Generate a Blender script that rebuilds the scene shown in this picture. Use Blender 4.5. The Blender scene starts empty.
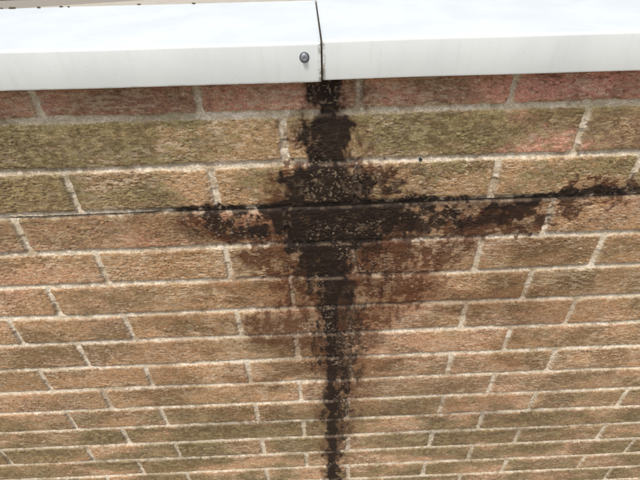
import bpy, math, numpy as np, bmesh, random
from mathutils import Matrix, Vector
random.seed(4)
PU,PN=0.225,0.075
SC=bpy.context.scene
COL=bpy.context.collection
# ---------------- camera ----------------
f,th,yw,r,D,h,xc=387.97,0.5742,0.0153,-0.0277,0.5705,0.0746,-0.0674
F=np.array([math.sin(yw)*math.cos(th),math.cos(yw)*math.cos(th),-math.sin(th)])
R0=np.array([math.cos(yw),-math.sin(yw),0.]);U0=np.cross(R0,F)
R=math.cos(r)*R0+math.sin(r)*U0;U=-math.sin(r)*R0+math.cos(r)*U0
c=bpy.data.cameras.new("camera");co=bpy.data.objects.new("camera",c);COL.objects.link(co)
c.lens=f/640*36;c.clip_end=3000;c.clip_start=.01
co.matrix_world=Matrix(((R[0],U[0],-F[0],xc),(R[1],U[1],-F[1],-D),(R[2],U[2],-F[2],h),(0,0,0,1)))
SC.camera=co
SC.view_settings.view_transform='Standard';SC.view_settings.look='None';SC.view_settings.exposure=0

# ---------------- light ----------------
w=bpy.data.worlds.new("World");SC.world=w;w.use_nodes=True
wn=w.node_tree;sky=wn.nodes.new("ShaderNodeTexSky");sky.sky_type='NISHITA';sky.sun_disc=False
EL,AZ=math.radians(62),math.radians(202)
sky.sun_elevation=EL;sky.sun_rotation=AZ;sky.dust_density=4;sky.air_density=1.0
wn.links.new(sky.outputs[0],wn.nodes["Background"].inputs[0]);wn.nodes["Background"].inputs[1].default_value=0.15
sd=bpy.data.lights.new("sun","SUN");sd.energy=2.75;sd.angle=math.radians(12);sd.color=(1,.955,.88)
so=bpy.data.objects.new("sun",sd);COL.objects.link(so)
dirv=Vector((math.sin(AZ)*math.cos(EL),math.cos(AZ)*math.cos(EL),math.sin(EL)))
so.rotation_euler=dirv.to_track_quat('Z','Y').to_euler();so.location=dirv*10

# ---------------- numpy noise ----------------
rng=np.random.default_rng(7)
RT=rng.random((256,256)).astype(np.float32)
def vn(x,y,s=0):
    x=x+s*17.37;y=y+s*9.91
    xi=np.floor(x).astype(np.int32);yi=np.floor(y).astype(np.int32)
    fx=(x-xi).astype(np.float32);fy=(y-yi).astype(np.float32)
    fx=fx*fx*(3-2*fx);fy=fy*fy*(3-2*fy)
    a=RT[xi&255,yi&255];b=RT[(xi+1)&255,yi&255];cc=RT[xi&255,(yi+1)&255];d=RT[(xi+1)&255,(yi+1)&255]
    return a+(b-a)*fx+(cc-a+(a-b-cc+d)*fx)*fy
CA,SA=math.cos(.6),math.sin(.6)
def fbm(x,y,o=4,s=0):
    t=np.zeros(np.broadcast(x,y).shape,np.float32);a=.5;n=0
    for i in range(o):
        t+=a*vn(x,y,s+i*3.1);n+=a;a*=.55;x=x*2.03;y=y*2.03
    return t/n
def rfbm(x,y,o=4,s=0):
    t=np.zeros(np.broadcast(x,y).shape,np.float32);a=.5;n=0
    for i in range(o):
        t+=a*vn(x,y,s+i*3.1);n+=a;a*=.55;x,y=(x*CA-y*SA)*2.03,(x*SA+y*CA)*2.03
    return t/n
def ss(e0,e1,x):
    t=np.clip((x-e0)/(e1-e0),0,1);return t*t*(3-2*t)
def mix(a,b,t): return a+(b-a)*t[...,None]

# ---------------- brick wall relief ----------------
def axis(lo,hi,f0,f1,step,grow,cap):
    core=list(np.arange(f0,f1,step))
    out=[];x=core[-1];s=step
    while x<hi: s=min(s*grow,cap);x+=s;out.append(min(x,hi))
    pre=[];x=f0;s=step
    while x>lo: s=min(s*grow,cap);x-=s;pre.append(max(x,lo))
    return np.array(pre[::-1]+core+out)
xs=axis(-3,3,-1.05,.92,.0013,1.05,.010)
z1=np.arange(.005,-.42,-.0010);z2=np.arange(z1[-1]-.0014,-.8,-.0017);z2b=np.arange(z2[-1]-.002,-1.3,-.0022)
z3=[];z=z2b[-1];s=.0022
while z>-3.0: s=min(s*1.04,.010);z-=s;z3.append(max(z,-3.0))
zs=np.concatenate([z1,z2,z2b,np.array(z3)])
Xg,Zg=np.meshgrid(xs,zs)
def hsh(a,b,k): 
    return RT[(a*73+b*31+k*57)&255,(a*19+b*101+k*29)&255]
rowf=-Zg/PN
zwob=(vn(Xg*3.1,np.round(rowf)*7.7,1)-.5)*.0036
Zw=Zg+zwob
row=np.floor(-Zw/PN).astype(np.int32)
zin=(-Zw/PN-row)*PN
even=(row%2==1)
W=np.where(even,2*PU,PU);off=np.where(even,-.25,0.)
ux=Xg/W-off
jc=np.round(ux).astype(np.int32)
d0=Xg-(jc+off)*W-(hsh(jc,row,1)-.5)*.008
bi=np.where(d0>=0,jc,jc-1)
tilt=(hsh(bi,row,5)-.5)*.012
zc=zin+tilt*(Xg-(bi+.5+off)*W)
ragged=(rfbm(Xg*190,Zg*190,3,2)-.5)*.0042+(rfbm(Xg*35,Zg*35,2,5)-.5)*.0022
mw=.0050+(vn(Xg*9,Zg*9,8)-.5)*.0012
dt=zc-mw;db=(PN-zc)-mw
dx=np.abs(d0)-mw*1.05;dzz=np.minimum(dt,db)
rc=.004
sd_=np.where((dx<rc)&(dzz<rc),rc-np.hypot(rc-dx,rc-dzz),np.minimum(dx,dzz))+ragged
B=ss(-.0006,.0010,sd_)
wx=Xg+.003*(rfbm(Xg*90,Zg*90,2,11)-.5)
wz=Zg+.0016*(rfbm(Xg*120,Zg*120,2,12)-.5)
patch=ss(.38,.62,rfbm(Xg*16,Zg*22,3,14))
drag=rfbm(wx*230,wz*520,3,13)
crease=fbm(wx*60,wz*330,3,17)
stip=rfbm(Xg*470,Zg*560,2,21)
pit=ss(.62,.78,rfbm(Xg*230,Zg*330,2,19))
lump=rfbm(Xg*30,Zg*30,3,23)
ht=B*(.0030+(drag-.5)*.0020*(.40+.75*patch)+(crease-.5)*.0007+(stip-.5)*.0014*(.5+.6*patch)+(lump-.5)*.0018-pit*.0010*patch+(hsh(bi,row,9)-.5)*.0014)
bev=1-ss(0,.005,sd_); ht-=B*bev*.0010
zm=np.where(zin<PN/2,zin,zin-PN)
mort=(-.0006-.0020*np.clip((-zm+.004)/.009,0,1)+(rfbm(Xg*220,Zg*220,3,31)-.5)*.0020+(vn(Xg*14,Zg*14,33)-.5)*.0010)
ht+=(1-B)*mort
n=-Zg/PN;u=Xg/PU
nb=-Zw/PN
dp=np.abs(nb-3.05+.03*(vn(Xg*8,0*Xg,41)-.5))*PN
lineon=ss(.26,.52,rfbm(Xg*16,0*Xg+3,3,43)+.14*ss(-.5,0,u)+.06)
dpc=(1-ss(.0006,.0024,dp+.0020*(rfbm(Xg*150,Zg*150,2,42)-.5)))*lineon
ht-=dpc*.0026

# ---------------- colours (linear albedo) ----------------
C=lambda *a:np.array(a,np.float32)
h1=hsh(bi,row,3);h2=hsh(bi,row,4)
br=np.zeros(Xg.shape+(3,),np.float32)+C(.352,.215,.113)
br=mix(br,C(.42,.262,.148),ss(.45,1,h1)*.8)
br=mix(br,C(.265,.172,.092),ss(.6,1,h2)*.5)
pink=C(.47,.225,.165)
cl=rfbm(Xg*5,Zg*7,3,50)
br=mix(br,C(.45,.262,.17),ss(.55,.72,cl)*.4)
br=mix(br,pink,((row==0)*(.6+.35*h1)).astype(np.float32))
br=mix(br,C(.40,.24,.14),(row==0)*ss(.5,.66,rfbm(Xg*8,Zg*20,3,49))*.45)
br=mix(br,C(.43,.22,.145),(row==3)*ss(-.3,-.9,u)*.45)
br=mix(br,C(.285,.198,.10),((row==1)*.7+(row==2)*.45).astype(np.float32))
br=mix(br,pink,(row<=1)*ss(.9,1.12,u+.5*(rfbm(Xg*30,Zg*30,3,51)-.5))*.7)
br=mix(br,C(.44,.27,.165),(row>8)*ss(-.2,.6,u)*.3)
blot=rfbm(Xg*13,Zg*22,4,55)
br=mix(br,br*C(.54,.54,.50),ss(.44,.62,blot)*.65)
br=mix(br,br*C(1.22,1.16,1.12),ss(.52,.34,blot)*.55)
br=br*(.86+.28*crease[...,None])*(.68+.64*stip[...,None])*(.84+.32*drag[...,None])
br=br*(1-.4*pit[...,None])
sp=fbm(Xg*110,Zg*420,3,61);sp2=rfbm(Xg*18,Zg*26,3,63)
scuff=ss(.55,.66,sp+.34*(sp2-.5))*.9+ss(.64,.82,drag)*.4
edge=(1-ss(0,.005,sd_))*ss(.35,.65,vn(Xg*60,Zg*60,65))
scuff=np.clip(scuff*.65+edge*.45,0,1)
br=mix(br,C(.66,.54,.39),scuff*.72)
mo=np.zeros(Xg.shape+(3,),np.float32)+C(.57,.485,.36)
mo=mix(mo,C(.33,.255,.165),ss(.46,.70,rfbm(Xg*24,Zg*24,4,71))*.7)
mo=mix(mo,C(.72,.64,.52),ss(.50,.66,rfbm(Xg*110,Zg*140,3,73))*.8)
mo=mo*(.78+.44*stip[...,None])
col=mix(mo,br,B)
mz=rfbm(Xg*8,Zg*17,4,81);mf=rfbm(Xg*125,Zg*150,3,83)
win=ss(.75,1.15,n)*(1-ss(2.6,3.3,n))+.62*ss(9.6,11,n)*(1-ss(15,18,n))+.38*ss(3,4,n)
win=np.maximum(win,.75*ss(2.6,3,n)*(1-ss(3.6,4.2,n))*ss(-.4,-1,u))
win=np.maximum(win,.45*ss(.50,.75,rfbm(Xg*6,Zg*12,3,82)+.15)*(n<1))
mossm=np.clip(ss(.38,.60,mz+.34*(mf-.5)+.03)*win*(.36+.64*B),0,1)
moss=mix(np.zeros_like(col)+C(.100,.080,.034),C(.220,.188,.085),ss(.42,.68,mf))
col=mix(col,moss*(.7+.6*stip[...,None]),mossm*.66)
edgem=ss(.9,1,n)*(1-ss(1.05,1.3,n))*ss(.47,.62,rfbm(Xg*20,Zg*40,3,87))
col=mix(col,C(.19,.18,.06),edgem*.3)
# ---- damp soot stain ----
wl=rfbm(Xg*7,Zg*9,3,90)-.5
wu=u+.20*(rfbm(Xg*14,Zg*9,4,91)-.5)+.26*(rfbm(Xg*80,Zg*50,3,93)-.5)
wn_=n+.9*wl+.55*(rfbm(Xg*19,Zg*19,4,95)-.5)+.44*(rfbm(Xg*90,Zg*90,3,97)-.5)
def band(nn_,N,L,Rr,s):
    l=np.interp(nn_,N,L);rr=np.interp(nn_,N,Rr)
    return ss(-s,s,np.minimum(wu-l,rr-wu))
core=band(n+.45*(wn_-n),[-1,0,.5,.95,1.25,1.7,1.95,2.2,2.45,2.9,3.1,3.5,3.9,4.3,5.0,6,7,8,10,12,16,40],
          [-.26,-.25,-.25,-.26,-.35,-.33,-.27,-.42,-.56,-.50,-.64,-.62,-.48,-.42,-.38,-.33,-.29,-.275,-.265,-.255,-.24,-.22],
          [-.12,-.13,-.13,-.11,-.03,-.05,-.07,.02,.13,.14,.42,.28,.12,.02,-.02,-.02,-.01,.0,-.03,-.07,-.10,-.13],.05)
halo=band(wn_,[-1,.3,1,1.5,2.0,2.3,2.75,2.95,3.1,3.5,3.9,4.1,4.6,5.2,5.8,6.4,7,7.6,9,11,13,16,40],
          [-.3,-.30,-.3,-.44,-.35,-.6,-.72,-.8,-1.3,-1.25,-1.15,-.85,-1.0,-.7,-.6,-1.0,-.95,-.42,-.38,-.36,-.34,-.32,-.28],
          [-.07,-.09,-.06,.04,.05,.3,.6,2.4,2.3,1.9,1.5,1.05,.95,.75,.7,.5,.3,.2,.14,.12,.06,.0,-.06],.10)
fin=rfbm(Xg*45,Zg*60,4,99)
strk=rfbm(Xg*130,Zg*16,3,100)
bt=.22-.06*ss(.6,2.5,u)
bed=ss(bt,.04,np.abs(n+.40*(wn_-n)-2.98))*ss(-.2,.2,u)*(1-.6*ss(2.2,4.5,u))*(.65+.6*ss(.40,.52,fin))
bed=np.maximum(bed,ss(.16,.03,np.abs(n+.30*(wn_-n)-3.04))*ss(-1.9,-1.2,u)*(1-ss(-.3,.1,u))*ss(.40,.52,fin+.03)*.9)
bed2=ss(.62,.22,np.abs(wn_-3.35))*ss(.1,.4,u)*(1-ss(1.15,2.0,u))*ss(.42,.53,fin-.07*(u-.6)+.05)
bedL=ss(.60,.20,np.abs(wn_-3.42))*ss(-1.4,-1.1,u)*(1-ss(-.7,-.3,u))*ss(.42,.52,fin+.03)
up=ss(.55,.1,np.abs(wn_-2.62))*ss(.0,.2,u)*(1-ss(.3,.75,u))*ss(.44,.54,fin+.02)
low=ss(.2,.04,np.abs(wn_-11.05))*ss(-2.8,-2.2,u)*(1-ss(1.6,3.2,u))*.45
low=np.maximum(low,ss(.25,.04,np.abs(wn_-12.0))*ss(.2,.6,u)*(1-ss(2,4,u))*.4)
low=np.maximum(low,ss(.16,.04,np.abs(wn_-13.0))*ss(-4,-2.6,u)*(1-ss(-1.5,-.5,u))*.5)
drip=np.zeros_like(u,dtype=np.float32)
for uu,n0,n1,wd in ((.03,5.8,9.8,.045),(.12,3.3,6.2,.055),(-.43,3.2,6.0,.05),(.42,3.2,5.2,.055),(-.36,6.4,9.5,.035),(-.75,3.1,4.8,.045),(.8,3.1,4.6,.045),(-.02,9,12.6,.04),(.25,4,7,.035),(1.15,3.1,4.2,.035)):
    drip=np.maximum(drip,ss(wd,wd*.4,np.abs(wu-uu))*ss(n0-.3,n0+.2,n)*(1-ss(n1-1.6,n1,n)))
spine=ss(.065,.028,np.abs(u+.19-.06*(rfbm(0*Xg+2,Zg*9,3,120)-.5)+.07*(rfbm(Xg*90,Zg*60,2,121)-.5)))*ss(.28,.46,rfbm(Xg*60,Zg*34,3,122)+.06)
grit=rfbm(Xg*130,Zg*150,3,103)
wide=ss(.42,.60,rfbm(Xg*9,Zg*17,4,105))*ss(-2.4,-.9,u)*(1-ss(1.1,2.8,u))*ss(2.6,3.4,n)*(1-ss(8.0,13,n))
halo_a=np.clip(halo*(.26+.98*ss(.41,.57,.45*grit+.35*fin+.2*strk+.2*(blot-.5))),0,1)
col=mix(col,col*C(.50,.40,.32),np.clip(wide*.7,0,1))
col=mix(col,C(.085,.030,.012),halo_a*.86*(1-.35*ss(5.5,9,n)))
cg=.84+.34*ss(.34,.50,.6*grit+.4*fin)
cg=cg*(1-ss(4.2,6.8,n)*.62*ss(.46,.56,.35*fin+.30*grit+.35*strk))
bl=core*cg+bed*.9+bed2*.88+bedL*.88+up*.75+low*.7+drip*.7*ss(.42,.54,.5*fin+.5*strk+.05)+spine*.97
bl=np.clip(bl,0,1)
col=mix(col,C(.013,.0072,.0045),bl*.96)
lich=ss(.65,.75,rfbm(Xg*300,Zg*380,2,107))*np.clip(bl+halo_a,0,1)*ss(.48,.64,rfbm(Xg*22,Zg*26,3,109))
col=mix(col,C(.36,.27,.18),lich*.5)
ledge=(1-ss(.0,.004,np.abs(sd_)))*np.clip(bl,0,1)*ss(.5,.66,vn(Xg*90,Zg*160,113))
col=mix(col,C(.28,.20,.13),ledge*.3)
col=mix(col,C(.04,.028,.018),dpc*.85)
ht+=bl*(grit-.45)*.0020
col=np.clip(col*(.96+.20*fbm(Xg*3,Zg*3,2,111)[...,None]),.004,.85)

nz,nx=Xg.shape
co_=np.empty((nz*nx,3),np.float32);co_[:,0]=Xg.ravel();co_[:,1]=-ht.ravel();co_[:,2]=Zg.ravel()
idx=np.arange(nz*nx,dtype=np.int32).reshape(nz,nx)
q=np.stack([idx[:-1,:-1],idx[1:,:-1],idx[1:,1:],idx[:-1,1:]],-1).reshape(-1,4)
me=bpy.data.meshes.new("brick_face")
me.vertices.add(nz*nx);me.vertices.foreach_set("co",co_.ravel())
me.loops.add(q.size);me.loops.foreach_set("vertex_index",q.ravel())
me.polygons.add(len(q));me.polygons.foreach_set("loop_start",np.arange(0,q.size,4,dtype=np.int32))
me.polygons.foreach_set("use_smooth",np.ones(len(q),bool))
me.update(calc_edges=True)
at=me.attributes.new("Albedo",'FLOAT_COLOR','POINT')
ca=np.ones((nz*nx,4),np.float32);ca[:,:3]=col.reshape(-1,3);ca[:,3]=np.clip(bl,0,1).ravel()
at.data.foreach_set("color",ca.ravel())

def mat(name):
    m=bpy.data.materials.new(name);m.use_nodes=True
    return m,m.node_tree,m.node_tree.nodes["Principled BSDF"]
def N(nt,t,**k):
    nd=nt.nodes.new(t)
    for a,b in k.items(): setattr(nd,a,b)
    return nd
m,nt,bs=mat("weathered_brick")
a=N(nt,"ShaderNodeAttribute",attribute_name="Albedo")
tc=N(nt,"ShaderNodeTexCoord")
no=N(nt,"ShaderNodeTexNoise");no.inputs['Scale'].default_value=560;no.inputs['Detail'].default_value=3;no.inputs['Roughness'].default_value=.65
mp=N(nt,"ShaderNodeMapping");mp.inputs['Scale'].default_value=(1,1,1.8)
nt.links.new(tc.outputs['Object'],mp.inputs[0]);nt.links.new(mp.outputs[0],no.inputs['Vector'])
mr=N(nt,"ShaderNodeMapRange");mr.inputs[1].default_value=.32;mr.inputs[2].default_value=.68;mr.inputs[3].default_value=.55;mr.inputs[4].default_value=1.45
nt.links.new(no.outputs[0],mr.inputs[0])
vm=N(nt,"ShaderNodeVectorMath",operation='SCALE')
nt.links.new(a.outputs['Color'],vm.inputs[0]);nt.links.new(mr.outputs[0],vm.inputs['Scale'])
nt.links.new(vm.outputs[0],bs.inputs['Base Color'])
bp=N(nt,"ShaderNodeBump");bp.inputs['Strength'].default_value=.6;bp.inputs['Distance'].default_value=.0014
nt.links.new(no.outputs[0],bp.inputs['Height']);nt.links.new(bp.outputs[0],bs.inputs['Normal'])
rr_=N(nt,"ShaderNodeMapRange");rr_.inputs[3].default_value=.78;rr_.inputs[4].default_value=.62
nt.links.new(a.outputs['Alpha'],rr_.inputs[0]);nt.links.new(rr_.outputs[0],bs.inputs['Roughness'])
bs.inputs['Specular IOR Level'].default_value=.22
me.materials.append(m)
def obj(name,me,parent=None):
    o=bpy.data.objects.new(name,me);COL.objects.link(o)
    if parent: o.parent=parent
    return o
wall=bpy.data.objects.new("brick_wall",None);COL.objects.link(wall)
obj("brick_face",me,wall)
def box(name,x0,x1,y0,y1,z0,z1,mt,parent=None,bev=0):
    bm=bmesh.new();bmesh.ops.create_cube(bm,size=1)
    for v in bm.verts: v.co=Vector(((x0+x1)/2+v.co.x*(x1-x0),(y0+y1)/2+v.co.y*(y1-y0),(z0+z1)/2+v.co.z*(z1-z0)))
    if bev: bmesh.ops.bevel(bm,geom=bm.edges[:],offset=bev,segments=2,affect='EDGES')
    k=bpy.data.meshes.new(name);bm.to_mesh(k);bm.free();k.materials.append(mt);return obj(name,k,parent)
mc,ntc,bc=mat("mortar_core");bc.inputs['Base Color'].default_value=(.3,.2,.13,1);bc.inputs['Roughness'].default_value=.9
box("wall_core",-3,3,.012,.24,-3.0,-.004,mc,wall)

# ---------------- coping ----------------
cop=bpy.data.objects.new("metal_wall_coping",None);COL.objects.link(cop)
m,nt,bs=mat("powder_coated_aluminium")
tc=N(nt,"ShaderNodeTexCoord")
def noise(scale,det=5,vec=None,rough=.6):
    q=N(nt,"ShaderNodeTexNoise");q.inputs['Scale'].default_value=scale;q.inputs['Detail'].default_value=det;q.inputs['Roughness'].default_value=rough
    nt.links.new(vec or tc.outputs['Object'],q.inputs['Vector']);return q
def rng_(src,a0,a1,b0,b1):
    q=N(nt,"ShaderNodeMapRange");q.interpolation_type='SMOOTHSTEP'
    for i,v in enumerate((a0,a1,b0,b1)): q.inputs[i+1].default_value=v
    nt.links.new(src,q.inputs[0]);return q.outputs[0]
def math_(op,x,y,cl=True):
    q=N(nt,"ShaderNodeMath",operation=op);q.use_clamp=cl
    for i,v in enumerate((x,y)):
        if isinstance(v,(int,float)): q.inputs[i].default_value=v
        else: nt.links.new(v,q.inputs[i])
    return q.outputs[0]
def cmix(fac,c1,c2):
    q=N(nt,"ShaderNodeMix",data_type='RGBA')
    nt.links.new(fac,q.inputs[0])
    for i,v in ((6,c1),(7,c2)):
        if isinstance(v,tuple): q.inputs[i].default_value=v+(1,)
        else: nt.links.new(v,q.inputs[i])
    return q.outputs[2]
base=cmix(rng_(noise(9).outputs[0],.35,.65,0,1),(.65,.69,.675),(.71,.745,.73))
mp=N(nt,"ShaderNodeMapping");mp.inputs['Scale'].default_value=(1,1,.12);nt.links.new(tc.outputs['Object'],mp.inputs[0])
base=cmix(math_('MULTIPLY',rng_(noise(90,4,mp.outputs[0]).outputs[0],.55,.75,0,1),.16),base,(.50,.52,.48))
base=cmix(math_('MULTIPLY',rng_(noise(420,2).outputs[0],.68,.74,0,1),.3),base,(.25,.23,.19))
sx=N(nt,"ShaderNodeSeparateXYZ");nt.links.new(tc.outputs['Object'],sx.inputs[0])
ax=math_('ABSOLUTE',math_('ADD',sx.outputs[0],.0505,False),0,False)
near=rng_(ax,.0012,.0065,1,0)
front=rng_(sx.outputs[1],-.029,-.024,1,.15)
near=math_('MULTIPLY',near,front)
base=cmix(math_('MULTIPLY',near,rng_(noise(120,3).outputs[0],.40,.56,.15,.9)),base,(.14,.11,.075))
lo=rng_(sx.outputs[2],-.028,-.0245,1,0)
base=cmix(math_('MULTIPLY',lo,rng_(noise(60).outputs[0],.4,.65,.1,.6)),base,(.32,.30,.25))
nt.links.new(base,bs.inputs['Base Color']);bs.inputs['Roughness'].default_value=.42
b2=N(nt,"ShaderNodeBump");b2.inputs['Strength'].default_value=.12;b2.inputs['Distance'].default_value=.002
nt.links.new(noise(25).outputs[0],b2.inputs['Height']);nt.links.new(b2.outputs[0],bs.inputs['Normal'])
paint=m
FY=-.030;ZT=.0205;ZB=-.0278;YB=.265;ZBK=.058
def coping(name,x0,x1,dz=0,dy=0,t=.002):
    P=[(FY+.010,ZB+.0010),(FY+.003,ZB),(FY+.0008,ZB+.0008),(FY,ZB+.003)]
    rr=.0045;P.append((FY,ZT-rr))
    for k in range(1,7):
        an=math.radians(15*k);P.append((FY+rr-rr*math.cos(an),ZT-rr+rr*math.sin(an)))
    P+=[(YB-.004,ZBK),(YB,ZBK-.003),(YB+.001,ZBK-.045)]
    P=[(y+dy,z+dz) for y,z in P]
    I=[]
    for i,(y,z) in enumerate(P):
        a_=P[max(i-1,0)];b_=P[min(i+1,len(P)-1)]
        dy_,dz_=b_[0]-a_[0],b_[1]-a_[1];l=math.hypot(dy_,dz_);I.append((y+dz_/l*t,z-dy_/l*t))
    ring=P+I[::-1]
    L=x1-x0;ns=max(2,int(L/.03))
    bm=bmesh.new();rows=[]
    for k in range(ns+1):
        x=x0+L*k/ns;wv=.0005*math.sin(x*9+dz*500)+.0003*math.sin(x*23)
        rows.append([bm.verts.new((x,y+(wv if y<0 else 0),z+wv*.5)) for y,z in ring])
    for k in range(ns):
        for i in range(len(ring)):
            j=(i+1)%len(ring);bm.faces.new((rows[k][i],rows[k][j],rows[k+1][j],rows[k+1][i]))
    npf=len(P)
    for rw in (rows[0],rows[-1]):
        for i in range(npf-1): bm.faces.new((rw[i],rw[i+1],rw[len(ring)-2-i],rw[len(ring)-1-i]))
    bmesh.ops.recalc_face_normals(bm,faces=bm.faces[:])
    for fc in bm.faces: fc.smooth=True
    k=bpy.data.meshes.new(name);bm.to_mesh(k);bm.free();k.materials.append(paint)
    try: k.set_sharp_from_angle(angle=math.radians(40))
    except Exception: pass
    return obj(name,k,cop)
JX=-.0505
coping("coping_length",-3.02,JX-.0012,-.0004)
coping("coping_length_2",JX+.0012,3.02,.0012,.0006)
md,ntd,bd=mat("grimy_joint_strap")
nn=N(ntd,"ShaderNodeTexNoise");nn.inputs['Scale'].default_value=200
cr=N(ntd,"ShaderNodeValToRGB");cr.color_ramp.elements[0].color=(.02,.017,.012,1);cr.color_ramp.elements[1].color=(.09,.07,.045,1)
ntd.links.new(nn.outputs[0],cr.inputs[0]);ntd.links.new(cr.outputs[0],bd.inputs['Base Color']);bd.inputs['Roughness'].default_value=.9
bm=bmesh.new()
pr=[(FY+.0032,ZB+.002),(FY+.0032,ZT-.006),(FY+.007,ZT-.0028),(YB-.008,ZBK-.0028),(YB-.008,ZBK-.006),(FY+.009,ZT-.006),(FY+.006,ZT-.008),(FY+.006,ZB+.002)]
A=[bm.verts.new((JX-.03,y,z)) for y,z in pr];Bv=[bm.verts.new((JX+.03,y,z)) for y,z in pr]
for i in range(8):
    j=(i+1)%8;bm.faces.new((A[i],A[j],Bv[j],Bv[i]))
bmesh.ops.recalc_face_normals(bm,faces=bm.faces[:])
k=bpy.data.meshes.new("joint_strap");bm.to_mesh(k);bm.free();k.materials.append(md);obj("joint_strap",k,cop)
ms,nts,bss=mat("screw_steel");bss.inputs['Base Color'].default_value=(.32,.35,.38,1);bss.inputs['Metallic'].default_value=.8;bss.inputs['Roughness'].default_value=.42
mrb,ntr,brb=mat("rubber_washer");brb.inputs['Base Color'].default_value=(.045,.045,.05,1);brb.inputs['Roughness'].default_value=.6
def lathe(name,prof,seg,mt,cx,cz,y0,parent):
    bm=bmesh.new();rg=[]
    for (rad,yy) in prof:
        ring=[]
        for i in range(seg):
            an=2*math.pi*i/seg+.3;ring.append(bm.verts.new((cx+rad*math.cos(an),y0-yy,cz+rad*math.sin(an))))
        rg.append(ring)
    for a_,b_ in zip(rg[:-1],rg[1:]):
        for i in range(seg): bm.faces.new((a_[i],a_[(i+1)%seg],b_[(i+1)%seg],b_[i]))
    bm.faces.new(rg[-1])
    bmesh.ops.recalc_face_normals(bm,faces=bm.faces[:])
    for fc in bm.faces: fc.smooth=(seg>8)
    k=bpy.data.meshes.new(name);bm.to_mesh(k);bm.free();k.materials.append(mt);return obj(name,k,parent)
SX,SZ=-.0725,.002
screw=bpy.data.objects.new("hex_screw",None);COL.objects.link(screw);screw.parent=cop
lathe("rubber_washer",[(.0062,-.001),(.0064,.0006),(.0058,.0014),(.004,.0016)],32,mrb,SX,SZ,FY,screw)
lathe("steel_washer",[(.0050,.0012),(.0050,.0022),(.0047,.0026),(.003,.0028)],32,ms,SX,SZ,FY,screw)
lathe("hex_head",[(.0034,.0020),(.0034,.0058),(.0029,.0066),(.0016,.0064),(.0012,.0054)],6,ms,SX,SZ,FY,screw)
lathe("wall_plug",[(.0028,-.004),(.0027,.0022),(.0022,.0028),(.0017,.0026),(.0014,.001)],20,mrb,.101,-.1515,0,wall)

# ---------------- flat roof behind, ground ----------------
def sheet(name,x0,x1,y0,y1,z,c1,c2,sc):
    mm,n_,b_=mat(name+"_surface")
    t_=N(n_,"ShaderNodeTexCoord");q=N(n_,"ShaderNodeTexNoise");q.inputs['Scale'].default_value=sc;q.inputs['Detail'].default_value=8
    n_.links.new(t_.outputs['Object'],q.inputs[0]);cr=N(n_,"ShaderNodeValToRGB")
    cr.color_ramp.elements[0].position=.35;cr.color_ramp.elements[1].position=.65
    cr.color_ramp.elements[0].color=c1+(1,);cr.color_ramp.elements[1].color=c2+(1,)
    n_.links.new(q.outputs[0],cr.inputs[0]);n_.links.new(cr.outputs[0],b_.inputs[0]);b_.inputs['Roughness'].default_value=.9
    k=bpy.data.meshes.new(name);k.from_pydata([(x0,y0,z),(x1,y0,z),(x1,y1,z),(x0,y1,z)],[],[(0,1,2,3)]);k.materials.append(mm);return obj(name,k)
sheet("flat_roof",-3,3,.24,9,-.02,(.38,.34,.25),(.55,.50,.42),14)
sheet("ground",-600,600,-600,600,-3.004,(.24,.21,.16),(.34,.30,.24),3)
mm,n_,b_=mat("moss");b_.inputs['Base Color'].default_value=(.10,.085,.045,1);b_.inputs['Roughness'].default_value=1
bm=bmesh.new()
for i in range(26):
    x=random.uniform(-1.1,-.35) if i<16 else random.uniform(-.3,1.3)
    rr=random.uniform(.0015,.004);y=YB-random.uniform(0,.012)
    mt=Matrix.Translation((x,y,ZBK+rr*.1))@Matrix.Diagonal((random.uniform(.8,1.9),1,.6,1))
    g=bmesh.ops.create_icosphere(bm,subdivisions=2,radius=rr,matrix=mt)
    for v in g['verts']: v.co+=Vector([random.uniform(-1,1)*rr*.16 for _ in range(3)])
k=bpy.data.meshes.new("moss_clumps");bm.to_mesh(k);bm.free();k.materials.append(mm);obj("moss_clumps",k)
